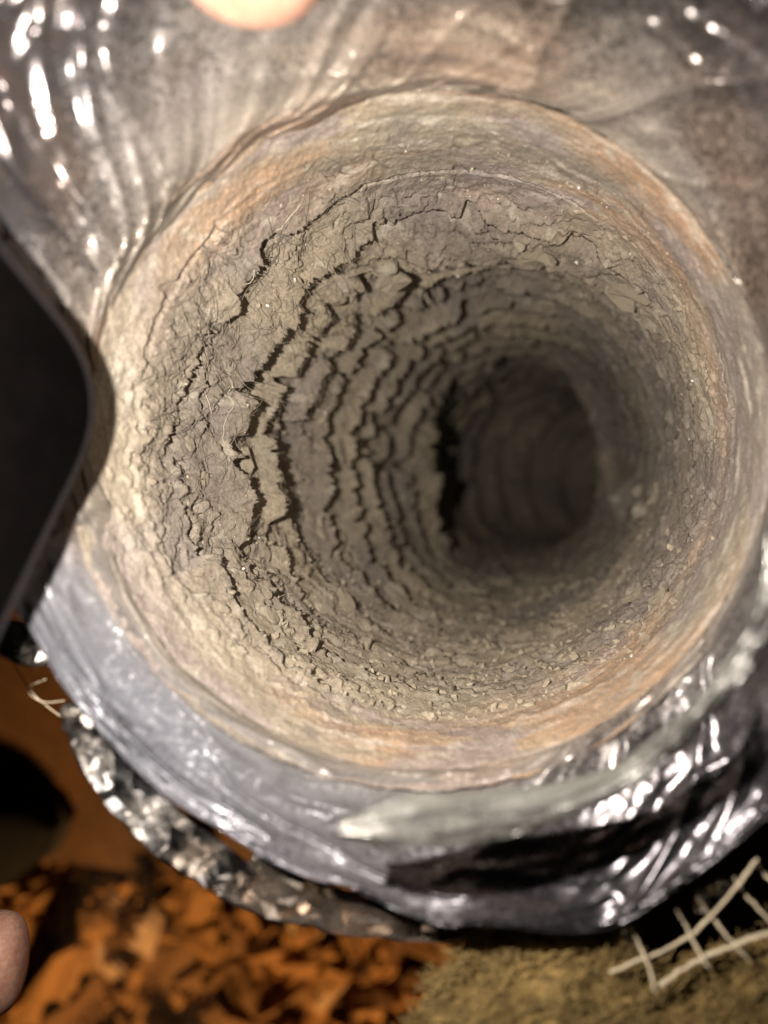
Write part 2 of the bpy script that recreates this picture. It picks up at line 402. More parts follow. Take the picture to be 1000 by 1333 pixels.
    C = C * (1 - pt[..., None]) + np.array([0.40, 0.355, 0.28]) * pt[..., None]
    filmA = np.clip(lipz * 0.9 + bare * 0.25 + 0.45 * right * sst(0.30, 0.22, w) * sst(0.0, 0.3, nc2), 0, 1)
    me = grid_mesh('inner_liner', P.astype(np.float32), True, {'tint': C.astype(np.float32), 'film': filmA})
    o = dpart('inner_liner', me, M['crust']); o['label'] = 'ribbed inner wall caked with cracked grey-brown dust'
    return P, w1d, o
LP, LW, LINER = build_liner()
def liner_point(phi, w):
    i = int(round((phi % 360) / 360 * NU)) % NU; j = int(np.clip(np.searchsorted(LW, w), 1, NW - 2))
    p = LP[i, j]; a = LP[(i + 2) % NU, j] - LP[i - 2, j]; b = LP[i, min(j + 2, NW - 1)] - LP[i, j - 2]
    c, e1, e2 = centreline(np.array([w])); n = c[0] - p; n /= np.linalg.norm(n)
    return p, a / (np.linalg.norm(a) + 1e-9), b / (np.linalg.norm(b) + 1e-9), n

# loose crumbs, fibres and grit stuck in the dust
def ico(sub=1):
    bm = bmesh.new(); bmesh.ops.create_icosphere(bm, subdivisions=sub, radius=1.0)
    V = np.array([v.co[:] for v in bm.verts]); F = np.array([[v.index for v in f.verts] for f in bm.faces]); bm.free(); return V, F
ICO1 = ico(1); ICO2 = ico(2)
def scatter_crumbs(name, count, rmin, rmax, mat, chooser):
    VV = []; FF = []; off = 0
    V0, F0 = ICO1
    for _ in range(count):
        phi, w = chooser()
        p, a, b, n = liner_point(phi, w); r = rmin + (rmax - rmin) * rng.random() ** 2.5
        Q = rng.normal(size=(3, 3)); Q, _r = np.linalg.qr(Q)
        V = V0 * (1 + 0.28 * rng.normal(size=(len(V0), 1))) * np.array([1, 0.75, 0.55]) * r
        VV.append(V @ Q + p + n * r * 0.05); FF.append(F0 + off); off += len(V0)
    o = dpart(name, raw_mesh(name, np.concatenate(VV), np.concatenate(FF), None, False), mat, LINER)
    tag(o, kind='stuff'); return o
def ch_bottom():
    if rng.random() < 0.7: return rng.normal(275, 32), 0.17 + 0.28 * rng.random() ** 1.6
    return rng.normal(200, 45), 0.175 + 0.27 * rng.random()
def ch_any(): return rng.random() * 360, 0.165 + 0.30 * rng.random() ** 1.3
scatter_crumbs('dirt_crumbs', 1300, 0.00025, 0.0017, M['crumb'], ch_bottom)
scatter_crumbs('dust_grains', 3600, 0.00015, 0.0006, M['crumb'], ch_any)
scatter_crumbs('pale_grit', 220, 0.00022, 0.0008, M['pale_crumb'], ch_any)
def scatter_fibres(name, count, mat, rad):
    VV = []; FF = []; off = 0
    for _ in range(count):
        if rng.random() < 0.65: phi, w = rng.normal(160, 30), 0.16 + 0.09 * rng.random()
        else: phi, w = rng.random() * 360, 0.16 + 0.2 * rng.random()
        p, a, b, n = liner_point(phi, w); L = 0.002 + 0.006 * rng.random(); an = rng.normal(0.4, 0.9)
        t = np.linspace(-0.5, 0.5, 5)[:, None]; dirv = a * math.cos(an) + b * math.sin(an); side = -a * math.sin(an) + b * math.cos(an)
        pts = p + dirv * t * L + side * (t ** 2) * L * rng.normal(0, 0.7) + n * (0.0003 + 0.0009 * rng.random() * (0.25 - t ** 2) * 4)
        V, F = tube_data(pts, rad * (0.7 + 0.6 * rng.random()), 3); VV.append(V); FF.append(F + off); off += len(V)
    o = dpart(name, raw_mesh(name, np.concatenate(VV), np.concatenate(FF)), mat, LINER); tag(o, kind='stuff')
scatter_fibres('dust_fibres', 3200, M['fibre'], 0.00007)

# larger flakes of crust peeling off the wall
def flake_mesh(k):
    r = np.random.default_rng(300 + k); n = 11
    an = np.linspace(0, 2 * np.pi, n, endpoint=False); rad = 0.75 + 0.45 * r.random(n)
    ring = np.stack([np.cos(an) * rad, np.sin(an) * rad * 0.55, 0 * an], 1)
    up = ring * 0.9; up[:, 2] = 0.10 + 0.07 * r.normal(size=n); lo = ring.copy(); lo[:, 2] = -0.10 + 0.05 * r.normal(size=n)
    V = np.concatenate([up, lo, [[0, 0, 0.20], [0, 0, -0.12]]])
    V[:, 2] += 0.22 * V[:, 0] ** 2
    F = []
    for i in range(n):
        j = (i + 1) % n; F += [[i, j, 2 * n], [n + j, n + i, 2 * n + 1], [i, n + i, j], [j, n + i, n + j]]
    me = raw_mesh('dirt_flake', V, np.array(F), None, False); me.materials.append(M['crumb']); return me
FL = [flake_mesh(k) for k in range(6)]
flake_spots = []
for _ in range(70):
    if rng.random() < 0.7: flake_spots.append((rng.normal(180, 45), 0.175 + 0.2 * rng.random(), 0.0018 + 0.0036 * rng.random() ** 2))
    else: flake_spots.append((rng.normal(290, 50), 0.18 + 0.15 * rng.random(), 0.0015 + 0.003 * rng.random() ** 2))
flake_spots += [(70, 0.208, 0.006), (42, 0.205, 0.007), (44, 0.212, 0.006), (116, 0.215, 0.0065), (122, 0.21, 0.005), (338, 0.30, 0.006), (345, 0.26, 0.005)]
for i, (phi, w, sz) in enumerate(flake_spots):
    p, a, b, n = liner_point(phi, w)
    o = dpart('dirt_flake', FL[i % 6], None, LINER)
    lean = rng.normal(0.35, 0.25); n2 = n * math.cos(lean) - b * math.sin(lean); b2 = b * math.cos(lean) + n * math.sin(lean)
    R = np.stack([a, b2, n2], 1)
    from mathutils import Matrix
    m4 = Matrix([[*(R[r] * sz), (p + n * sz * 0.12)[r]] for r in range(3)] + [[0, 0, 0, 1]])
    o.matrix_local = m4

for phi, w, sz in ((115, .212, .0030), (75, .204, .0018), (338, .27, .0036), (345, .31, .0040), (318, .215, .0022)):
    p, a, b, n = liner_point(phi, w); r_ = np.random.default_rng(int(phi * 7)); V0, F0 = ICO2
    V = V0 * (1 + 0.22 * r_.normal(size=(len(V0), 1))) * np.array([1.1, 0.8, 0.6]) * sz
    dpart('lint_tuft', raw_mesh('lint_tuft', V + p + n * sz * 0.25, F0), M['lint'], LINER)

# glass threads from the liner, catching the light
def thread_on_wall(pts, rad, name='glass_thread'):
    ps = []
    for phi, w in spline(np.array(pts), 60):
        p, a, b, n = liner_point(phi, w); ps.append(p + n * (0.0004 + 0.0003 * math.sin(phi * 1.7)) + a * 0)
    ps = np.array(ps); k = np.ones(7) / 7
    for ax in range(3): ps[3:-3, ax] = np.convolve(ps[:, ax], k, 'valid')
    V, F = tube_data(ps, rad, 5); dpart(name, raw_mesh(name, V, F), M['white_thread'], LINER)
thread_on_wall([(122, .172), (135, .174), (150, .175), (163, .178), (174, .183)], 0.00012)
thread_on_wall([(165, .186), (175, .187), (184, .188)], 0.00009)
thread_on_wall([(6, .170), (12, .169), (17, .168)], 0.00008)

# ------------------------------------------------------------------ silver film collar folded over the mouth
def rim_tables():
    pts = [(20, 780, .128), (100, 920, .131), (250, 1060, .131), (430, 1150, .128), (600, 1205, .124), (800, 1205, .126), (900, 1142, .125), (1000, 1062, .122),
           (1050, 900, .106), (1035, 650, .102), (1045, 400, .101), (1075, 80, .100), (900, -80, .101), (650, -110, .103), (400, -110, .105), (150, -110, .104), (-40, -20, .103), (-90, 250, .107), (-30, 560, .115)]
    RT, DT = [], []
    for u_, v_, d in pts:
        p = px(u_, v_, d); c = centreline(np.array([d]))[0][0]; ph = math.degrees(math.atan2(p[1] - c[1], p[0] - c[0])) % 360
        RT.append((ph, math.hypot(p[0] - c[0], p[1] - c[1]))); DT.append((ph, d))
    return RT, DT
RIM, DRIM = rim_tables()
def build_collar():
    nu, nv = 1200, 190
    u = (np.arange(nu) / nu)[:, None] + np.zeros((1, nv)); v = np.linspace(0, 1, nv)[None, :] + np.zeros((nu, 1)); phi = u * 360
    rim = pin(phi, RIM); dr = pin(phi, DRIM)
    tear = 0.0055 * noise(u, v * 0, 7, 1, 110, 4, 0.6) + 0.003 * window(phi, 200, 30)
    ks = [(0.0742 + 0 * rim, 0.157 + tear), (0.0728 + 0.06 * tear, 0.1490 + tear), (0.0721 + 0.12 * tear, 0.1415 + 0.4 * tear),
          (0.55 * rim + 0.45 * 0.0735, 0.55 * dr + 0.45 * 0.1415), (rim - 0.0015, dr + 0.0003), (rim - 0.0002, dr + 0.0010), (rim - 0.0004, dr + 0.005), (rim * 0.6 + 0.4 * 0.086, dr + 0.03), (0.0885 + 0 * rim, 0.175 + 0 * rim)]
    K = np.stack([np.stack(k, -1) for k in ks])      # nk, nu, nv, 2
    t = v * (len(ks) - 1); i = np.clip(t.astype(int), 0, len(ks) - 2); f = (t - i)[..., None]
    KK = np.concatenate([[2 * K[0] - K[1]], K, [2 * K[-1] - K[-2]]]); ii, jj = np.meshgrid(np.arange(nu), np.arange(nv), indexing='ij')
    a, b, c, e = (KK[i + q, ii, jj] for q in range(4))
    RD = 0.5 * ((2 * b) + (-a + c) * f + (2 * a - 5 * b + 4 * c - e) * f ** 2 + (-a + 3 * b - 3 * c + e) * f ** 3)
    R = RD[..., 0]; D = RD[..., 1]
    # creases: ridged noise running slantwise, strong over the top and the lower right, weak on the smooth lower-left band
    topm = window(phi, 100, 105); low = window(phi, 298, 62); roll = sst(0.58, 0.75, v)
    s = v * 0.06
    r1 = (1 - np.abs(noise(u + 5.5 * s, s, 22, 16, 120, 2, 0.45))) ** 5
    r2 = (1 - np.abs(noise(u + 2.0 * s, s, 17, 34, 125, 2, 0.45))) ** 5
    r3 = (1 - np.abs(noise(u, s, 10, 160, 130, 3, 0.5))) ** 5      # long creases along the rim
    A = np.clip(0.10 + 0.72 * topm + 0.16 * low + 0.40 * roll * (1 - 0.9 * window(phi, 222, 50)) * (1 - 0.6 * low), 0, 1.1) * sst(0.0, 0.12, v)
    hh = A * (0.0050 * r1 + 0.0022 * r2) + 0.0013 * r3 * sst(0.05, 0.2, v) + 0.00035 * A * noise(u + 3 * s, s, 40, 70, 135, 2) + 0.00010 * noise(u, s, 90, 200, 139, 2)
    r4 = (1 - np.abs(noise(u + 5.5 * s, s, 64, 9, 144, 2, 0.5))) ** 6
    r5 = (1 - np.abs(noise(u - 1.5 * s, s, 40, 30, 147, 2, 0.5))) ** 6
    hh = hh + A * (0.0011 * r4 + 0.0006 * r5) * sst(0.08, 0.2, v)
    big = 0.0040 * A * noise(u, s, 14, 30, 140, 2)
    R = R - (hh * 0.5) ; D = D - hh + big
    # deep tucked folds at the upper left, lips standing over their own shadow
    for c0, wd, dp in ((158, 3.2, .0022), (147, 2.4, .003), (133, 2.6, .003), (196, 5.0, .0030), (72, 3, .003)):
        dlt = (phi + 60 * (v - 0.3) * (1 if c0 < 170 else -0.6) - c0 + 180) % 360 - 180
        saw = np.where(dlt < 0, np.exp(dlt / (wd * 1.8)), np.exp(-(dlt / (wd * 0.25)) ** 2)) * sst(0.02, 0.15, v) * sst(0.75, 0.55, v)
        D = D - dp * saw; R = R - dp * 0.4 * saw
    gl = (phi + 51 * (v - 0.15)) - 161
    D = D + 0.008 * np.exp(-(gl / 0.55) ** 2) * sst(0.24, 0.30, v) * sst(0.55, 0.42, v)
    D = D + 0.006 * np.exp(-((v - 0.20 - 0.004 * (phi - 196)) / 0.012) ** 2) * window(phi, 196, 13)
    D = D + 0.00022 * window(phi, 228, 60) * noise(u, s, 30, 700, 148, 2) + 0.0006 * window(phi, 228, 60) * noise(u, s, 9, 130, 149, 2)
    P = on_tube(D, phi, R)
    n1 = noise(u, s, 9, 60, 150, 4, 0.6)
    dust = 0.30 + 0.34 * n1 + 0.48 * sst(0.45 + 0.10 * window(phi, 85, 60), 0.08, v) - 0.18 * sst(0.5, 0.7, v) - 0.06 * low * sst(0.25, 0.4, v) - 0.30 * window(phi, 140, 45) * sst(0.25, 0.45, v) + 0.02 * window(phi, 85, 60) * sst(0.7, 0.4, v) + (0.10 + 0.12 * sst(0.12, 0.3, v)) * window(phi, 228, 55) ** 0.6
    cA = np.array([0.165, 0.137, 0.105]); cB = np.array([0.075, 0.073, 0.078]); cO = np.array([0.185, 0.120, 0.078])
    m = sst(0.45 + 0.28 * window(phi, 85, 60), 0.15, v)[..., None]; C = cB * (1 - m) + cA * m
    om = (sst(0.0, 0.5, noise(u, s, 8, 80, 155, 3) + 0.45 * window(phi, 60, 60) - 0.5 * window(phi, 220, 50)) * sst(0.62, 0.1, v))[..., None]
    C = C * (1 - om) + cO * om
    stk = noise(u, s, 16, 420, 156, 4, 0.6); up = window(phi, 85, 85) * sst(0.75, 0.45, v)
    sm = (up * sst(0.05, 0.45, stk))[..., None]; C = C * (1 - 0.6 * sm) + np.array([0.25, 0.20, 0.15]) * 0.6 * sm
    sm = (up * sst(0.05, 0.45, -stk + 0.3 * noise(u, s, 9, 40, 157, 2)))[..., None]; C = C * (1 - 0.7 * sm) + np.array([0.085, 0.066, 0.055]) * 0.7 * sm
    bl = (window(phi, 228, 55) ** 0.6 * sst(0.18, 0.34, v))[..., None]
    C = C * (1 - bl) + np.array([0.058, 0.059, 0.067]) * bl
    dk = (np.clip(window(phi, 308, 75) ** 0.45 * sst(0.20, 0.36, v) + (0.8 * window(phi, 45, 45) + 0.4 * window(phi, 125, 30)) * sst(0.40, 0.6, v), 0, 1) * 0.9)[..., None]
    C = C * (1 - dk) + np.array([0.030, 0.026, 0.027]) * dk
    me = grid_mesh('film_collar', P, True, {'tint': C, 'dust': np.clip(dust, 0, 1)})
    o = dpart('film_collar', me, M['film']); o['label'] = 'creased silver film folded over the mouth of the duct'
build_collar()

def build_jacket():
    nu, nv = 300, 260
    u = (np.arange(nu) / nu)[:, None] + np.zeros((1, nv)); w = np.linspace(0.166, 0.95, nv)[None, :] + np.zeros((nu, 1)); phi = u * 360
    cr = (1 - np.abs(noise(u, w, 16, 40, 160, 3))) ** 4
    R = 0.0875 + 0.002 * cr + 0.001 * noise(u, w, 30, 60, 165, 3) + 0.0012 * np.sin(w / PITCH * 2 * np.pi + u * 2 * np.pi)
    R = R * np.where(w > 0.93, np.clip((0.95 - w) / 0.02, 0, 1) ** 0.5, 1)
    P = on_tube(w, phi, R)
    me = grid_mesh('outer_jacket', P, True, {'tint': np.full(P.shape, 0.3), 'dust': np.full(R.shape, 0.15)})
    dpart('outer_jacket', me, M['foil'])
build_jacket()

# strip of film curling inwards over the lower right of the mouth
def build_strip():
    inner = [(262, 522), (268, 498), (274, 482), (289, 504), (302, 531), (316, 531), (325, 528), (336, 514), (347, 500), (358, 505), (370, 535)]
    outer = [(262, 548), (268, 556), (274, 556), (289, 562), (302, 568), (316, 564), (325, 561), (336, 562), (347, 562), (358, 566), (370, 560)]
    n, k = 260, 28
    an = np.linspace(262, 370, n); ri = np.interp(an, *zip(*inner)); ro = np.interp(an, *zip(*outer))
    ker = np.ones(13) / 13; ri[6:-6] = np.convolve(ri, ker, 'valid'); ro[6:-6] = np.convolve(ro, ker, 'valid')
    t = np.linspace(0, 1, k)[None, :]; A = an[:, None]; r = ri[:, None] * (1 - t) + ro[:, None] * t
    U = (A / 360) % 1 + 0 * t; S = t * 0.02 + 0 * A
    d = 0.1110 - 0.010 * sst(295, 350, A) + 0.0035 * (1 - t) ** 2 + 0.0012 * t ** 3 + 0.0010 * noise(U, S, 22, 40, 170, 2) - 0.0009 * (1 - np.abs(noise(U, S, 22, 120, 174, 2))) ** 5 + 0.0015 * np.sin(A / 9.0)
    u_ = 515 + r * np.cos(np.radians(A)); v_ = 549 - r * np.sin(np.radians(A))
    P = np.stack([(u_ - 500) / FPX * d, (666.5 - v_) / FPX * d, H - d], -1)
    dust = 0.66 + 0.3 * noise(U, S, 20, 90, 178, 3) - 0.22 * t - 0.35 * sst(300, 330, A)
    me = grid_mesh('film_strip', P, False, {'tint': np.broadcast_to(np.array([0.085, 0.081, 0.068]), P.shape).copy(), 'dust': np.clip(dust, 0, 1)})
    o = dpart('film_strip', me, M['film']); o['label'] = 'strip of grey film curling in over the lower right of the mouth'
    sol = o.modifiers.new('thickness', 'SOLIDIFY'); sol.thickness = 0.0003; sol.offset = 0
build_strip()

# crinkled bright foil edge sticking out at the lower left
def build_foil_edge(name, outer, inner, dout, din, seed, amp=0.0028):
    r = np.random.default_rng(seed); n = max(9, int(len(outer) * 3.2)); k = 6
    O = spline(np.array(outer), n); I = spline(np.array(inner), n)
    O = O + r.normal(0, 1.6, O.shape)
    t = np.linspace(0, 1, k)[None, :, None]; UV = I[:, None] * (1 - t) + O[:, None] * t
    UV[:, 1:-1] += r.normal(0, 2.6, UV[:, 1:-1].shape); t = t[..., 0]
    d = din * (1 - t) + dout * t + amp * (r.normal(0, 0.45, (n, k)) + 0.9 * np.sin(np.arange(n) * 1.1)[:, None] * np.sin(np.pi * t)) * (0.25 + np.sin(np.pi * t)) - 0.003 * (t > 0.99)
    P = np.stack([(UV[..., 0] - 500) / FPX * d, (666.5 - UV[..., 1]) / FPX * d, H - d], -1)
    F = grid_faces(n, k, False); odd = r.random(len(F)) < 0.5
    F3 = np.concatenate([np.where(odd[:, None], F[:, [0, 1, 2]], F[:, [0, 1, 3]]), np.where(odd[:, None], F[:, [0, 2, 3]], F[:, [1, 2, 3]])])
    me = raw_mesh(name, P.reshape(-1, 3), F3, {'tint': np.broadcast_to(np.array([0.17, 0.135, 0.10]), (n * k, 3)).copy(), 'dust': np.clip(0.05 + 0.12 * r.normal(size=n * k), 0, 1)}, False)
    o = dpart(name, me, M['foil']); sol = o.modifiers.new('thickness', 'SOLIDIFY'); sol.thickness = 0.0006; sol.offset = 0
    return o
o = build_foil_edge('torn_foil_edge', [(80, 925), (84, 945), (98, 985), (130, 1035), (168, 1082), (222, 1126), (262, 1152), (300, 1173)],
                [(104, 905), (120, 935), (150, 975), (188, 1015), (228, 1052), (268, 1085), (305, 1110), (335, 1135)], 0.139, 0.134, 200, 0.0022)
o['label'] = 'crinkled bright foil edge standing out below the smooth film'
o = build_foil_edge('foil_scrap', [(0, 852), (20, 862), (45, 866), (62, 862)], [(0, 815), (20, 812), (45, 820), (66, 838)], 0.140, 0.136, 220, 0.0025)
o = build_foil_edge('foil_scrap', [(786, 1218), (796, 1240), (815, 1250), (838, 1250)], [(800, 1205), (815, 1212), (828, 1225), (842, 1236)], 0.136, 0.130, 240, 0.002)
o = build_foil_edge('foil_scrap', [(905, 1182), (918, 1186), (935, 1180), (950, 1160)], [(905, 1160), (915, 1155), (930, 1150), (945, 1142)], 0.134, 0.129, 260, 0.002)
o = build_foil_edge('jacket_fold', [(300, 1172), (360, 1196), (430, 1212), (520, 1222), (600, 1224), (700, 1216)], [(330, 1110), (390, 1140), (450, 1160), (530, 1180), (610, 1185), (700, 1180)], 0.137, 0.134, 280, 0.0016)
o.data.materials.clear(); o.data.materials.append(M['film'])

# yellow fibreglass wrap and the loose scrim net at the lower right
def build_wool():
    n, k = 160, 90
    a = np.linspace(0, 1, n)[:, None]; b = np.linspace(0, 1, k)[None, :]
    U = a * 0.5 + 0 * b; S = b * 0.1 + 0 * a
    top_u = spline(np.array([(510, 1385), (560, 1285), (640, 1205), (760, 1198), (845, 1258), (930, 1236), (1010, 1195), (1120, 1130)]), n)
    bot_u = spline(np.array([(540, 1400), (600, 1480), (700, 1520), (800, 1540), (900, 1540), (1000, 1520), (1100, 1480), (1200, 1420)]), n)
    UV = top_u[:, None] * (1 - b[..., None]) + bot_u[:, None] * b[..., None]
    UV = UV + np.stack([22 * noise(U, S, 30, 60, 310, 3, 0.6), 26 * noise(U, S, 34, 60, 315, 3, 0.6)], -1)
    prof = np.sin(np.pi * np.clip(b * 0.97 + 0.015, 0, 1)) ** 0.5 * np.sin(np.pi * np.clip(a * 0.97 + 0.015, 0, 1)) ** 0.5
    d = 0.1335 - 0.012 * prof * sst(0.05, 0.5, b) + 0.004 * noise(U, S, 14, 50, 300, 3, 0.55)
    def place(dd): return np.stack([(UV[..., 0] - 500) / FPX * dd, (666.5 - UV[..., 1]) / FPX * dd, H - dd], -1)
    top = place(d); under = place(d + 0.022 * prof + 0.001)
    me = grid_mesh('fibreglass_wrap', np.concatenate([top, under[:, ::-1]], 1))
    o = dpart('fibreglass_wrap', me, M['wool']); o['label'] = 'tuft of yellow fibreglass insulation at the lower right'
    VV = []; FF = []; off = 0
    for _ in range(5000):
        i, j = rng.integers(int(n * 0.03), n), rng.integers(0, k); p = top[i, j]; an = rng.random() * 6.28; L = 0.0025 + 0.006 * rng.random()
        t = np.linspace(-0.5, 0.5, 6)[:, None]; dv = np.array([math.cos(an), math.sin(an), 0.0]); sv = np.array([-math.sin(an), math.cos(an), 0])
        pts = p + dv * t * L + sv * t ** 2 * rng.normal(0, 1.0) * L + np.array([0, 0, 1]) * (0.0004 + 0.0016 * rng.random())
        V, F = tube_data(pts, 0.00012, 3); VV.append(V); FF.append(F + off); off += len(V)
    f = dpart('wool_fibres', raw_mesh('wool_fibres', np.concatenate(VV), np.concatenate(FF)), M['wool_fibre'], o); tag(f, kind='stuff')
    return o
WOOL = build_wool()
def scrim(pts, d=0.1275, rad=0.00030, bend=0.0):
    P = spline(np.array(pts, float), 30); dd = d + 0.0015 * np.sin(np.linspace(0, 5, 30)) + bend * np.linspace(0, 1, 30)
    W = np.stack([(P[:, 0] - 500) / FPX * dd, (666.5 - P[:, 1]) / FPX * dd, H - dd], 1)
    W += rng.normal(0, 0.00008, W.shape)
    V, F = tube_data(W, rad * (1 + 0.15 * np.sin(np.linspace(0, 17, 30))), 6); dpart('scrim_thread', raw_mesh('scrim_thread', V, F), M['thread'], WOOL)
scrim([(795, 1266), (840, 1247), (895, 1220), (932, 1186), (962, 1150), (986, 1118)])
scrim([(818, 1203), (832, 1228), (846, 1262), (852, 1290)], 0.1272)
scrim([(880, 1182), (893, 1206), (908, 1236), (925, 1262)], 0.1272)
scrim([(908, 1168), (925, 1192), (948, 1220), (975, 1250)], 0.1272)
scrim([(956, 1144), (972, 1166), (1000, 1196), (1030, 1225)], 0.1272)
scrim([(982, 1120), (1000, 1142), (1030, 1170)], 0.1272)
scrim([(850, 1288), (900, 1255), (950, 1232), (1010, 1212)], 0.1265, 0.0004)
def hair(pts, d, rad=0.00022):
    P = spline(np.array(pts, float), 30); W = np.stack([(P[:, 0] - 500) / FPX * d, (666.5 - P[:, 1]) / FPX * d, 0 * P[:, 0] + H - d], 1)
    V, F = tube_data(W, rad, 5); dpart('loose_fibre', raw_mesh('loose_fibre', V, F), M['thread'])
hair([(20, 868), (34, 890), (50, 910), (78, 932)], 0.150, 0.00012)
hair([(84, 912), (58, 914), (38, 903), (40, 893), (60, 884)], 0.148, 0.0001)

# ------------------------------------------------------------------ black slab held close on the left
def build_slab():
    # outline of a thin rounded slab lying in a plane tilted towards the lens; corner at the right
    c = px(-35, 535, 0.088)
    ex = np.array([0.72, 0.69, 0.12]); ex = px(96, 425, 0.093) - px(-10, 300, 0.090); ex /= np.linalg.norm(ex)
    corner = px(140, 505, 0.138)
    e1 = px(-12, 318, 0.108) - corner; e1 /= np.linalg.norm(e1)
    e2 = px(-8, 812, 0.112) - corner; e2 /= np.linalg.norm(e2)
    nrm = np.cross(e1, e2); nrm /= np.linalg.norm(nrm)
    if nrm[2] < 0: nrm = -nrm
    L1, L2, rc, th, be = 0.075, 0.15, 0.017, 0.0072, 0.0024
    ang = math.acos(float(np.dot(e1, e2)))
    def outline(inset):
        # oblique plate with four rounded corners, each a quadratic curve
        def q(a, b): return corner + e1 * a + e2 * b
        i = inset; pts = []
        cs = [(i, i), (L1 - i, i), (L1 - i, L2 - i), (i, L2 - i)]
        for k in range(4):
            p0 = np.array(cs[k]); pa = np.array(cs[k - 1]); pb = np.array(cs[(k + 1) % 4])
            a = p0 + (pa - p0) / np.linalg.norm(pa - p0) * rc * 1.15; b = p0 + (pb - p0) / np.linalg.norm(pb - p0) * rc * 1.15
            for t in np.linspace(0, 1, 13):
                z = (1 - t) ** 2 * a + 2 * t * (1 - t) * p0 + t * t * b; pts.append(q(*z))
        return np.array(pts)
    loops = []
    for k in range(7):
        al = math.pi / 2 * k / 6; loops.append(outline(be * (1 - math.sin(al))) + nrm * (th / 2 - be + be * math.cos(al)))
    for k in range(7):
        al = math.pi / 2 * k / 6; loops.append(outline(be * (1 - math.cos(al))) - nrm * (th / 2 - be + be * math.sin(al)))
    n = len(loops[0]); V = np.concatenate(loops); bm = bmesh.new(); vs_ = [bm.verts.new(v) for v in V]
    for k in range(len(loops) - 1):
        for i in range(n):
            j = (i + 1) % n; bm.faces.new([vs_[k * n + i], vs_[k * n + j], vs_[(k + 1) * n + j], vs_[(k + 1) * n + i]]).smooth = True
    bm.faces.new(vs_[:n]); bm.faces.new(vs_[-n:][::-1]); bmesh.ops.recalc_face_normals(bm, faces=bm.faces)
    base = corner + e2 * 0.08 + e1 * 0.03
    root = empty('phone', tuple(base)); tag(root, 'black rounded-corner slab blurred close to the lens at left', 'phone')
    me = bpy.data.meshes.new('case'); bm.to_mesh(me); bm.free(); o = link('case', me, M['black'], root); o.location = -Vector(base)
    # glossy screen glass on the face towards the lens
    bm = bmesh.new(); lo = outline(0.0026) + nrm * (th / 2 + 0.00005); hi = outline(0.0034) + nrm * (th / 2 + 0.0004)
    a = [bm.verts.new(v) for v in lo]; b = [bm.verts.new(v) for v in hi]
    for i in range(n): bm.faces.new([a[i], a[(i + 1) % n], b[(i + 1) % n], b[i]])
    bm.faces.new(b); bmesh.ops.recalc_face_normals(bm, faces=bm.faces)
    me = bpy.data.meshes.new('screen'); bm.to_mesh(me); bm.free(); o = link('screen', me, M['glass'], root); o.location = -Vector(base)
build_slab()

# ------------------------------------------------------------------ hands
def skin_hand(name, label, verts, edges, radii, rootv, nails=()):
    base = Vector(verts[rootv])
    root = empty(name, base); tag(root, label, 'hand', None)
    me = bpy.data.meshes.new('hand_body'); me.from_pydata([tuple(Vector(v) - base) for v in verts], edges, []); me.update()
    o = link('hand_body', me, M['skin'], root)
    sk = o.modifiers.new('skin', 'SKIN'); sk.use_smooth_shade = True; sk.branch_smoothing = 0.6
    if not me.skin_vertices: me.attributes  # layer is made by the modifier
    for i, r in enumerate(radii):
        me.skin_vertices[0].data[i].radius = (r, r) if isinstance(r, float) else r
        me.skin_vertices[0].data[i].use_root = (i == rootv)
    ss = o.modifiers.new('smooth', 'SUBSURF'); ss.levels = 2; ss.render_levels = 3
    for c, along, up, L, W in nails:
        along = np.array(along, float); along /= np.linalg.norm(along); up = np.array(up, float); up -= along * np.dot(up, along); up /= np.linalg.norm(up); side = np.cross(along, up)
        a = np.linspace(-1, 1, 15); P = np.zeros((15, 15, 3))
        for i, s in enumerate(a):
            for j, t in enumerate(a):
                x = s * W * (1 - 0.12 * t * t) * math.sqrt(max(0, 1 - (max(0, t - 0.3) / 0.75) ** 2)); y = t * L
                P[i, j] = np.array(c) + side * x + along * y + up * (0.0012 - 0.30 * x * x / W - 0.10 * max(0, y) ** 2 / L) - np.array(base)
        n_ = link('nail', grid_mesh('nail', P), M['nail'], root); s_ = n_.modifiers.new('thickness', 'SOLIDIFY'); s_.thickness = 0.0006; s_.offset = -1
    return root

def ensure_skin_layer(me):
    pass
def hand_top():
    tip = px(330, 10, 0.096); d0 = np.array([-0.10, 1.0, 0.0]); d0 /= np.linalg.norm(d0)
    V = []; E = []; Rr = []
    def add(p, r, par=None):
        V.append(np.array(p, float)); Rr.append(r)
        if par is not None: E.append((par, len(V) - 1))
        return len(V) - 1
    wrist = add(tip + np.array([-0.055, 0.165, 0.01]), (0.030, 0.022)); fore = add(V[0] + np.array([-0.02, 0.12, 0.02]), (0.036, 0.028), wrist)
    palm = add(tip + np.array([-0.030, 0.110, -0.012]), (0.036, 0.018), wrist)
    th = add(tip + np.array([-0.012, 0.062, 0.004]), 0.0135, palm); th2 = add(tip + np.array([-0.004, 0.028, 0.003]), 0.0115, th)
    th3 = add(tip + np.array([0.0, 0.010, 0.0]), 0.0128, th2); th4 = add(tip, 0.0108, th3)
    for k, (ox, L) in enumerate(((-0.028, 1.0), (-0.006, 1.08), (0.016, 1.02), (0.036, 0.85))):
        a = add(tip + np.array([ox, 0.082, -0.030]), 0.0095, palm); b = add(tip + np.array([ox, 0.060, -0.056 * L]), 0.0085, a)
        c = add(tip + np.array([ox, 0.054, -0.078 * L]), 0.0078, b); e = add(tip + np.array([ox, 0.050, -0.094 * L]), 0.0062, c)
    return V, E, Rr, tip
V, E, Rr, tip = hand_top()
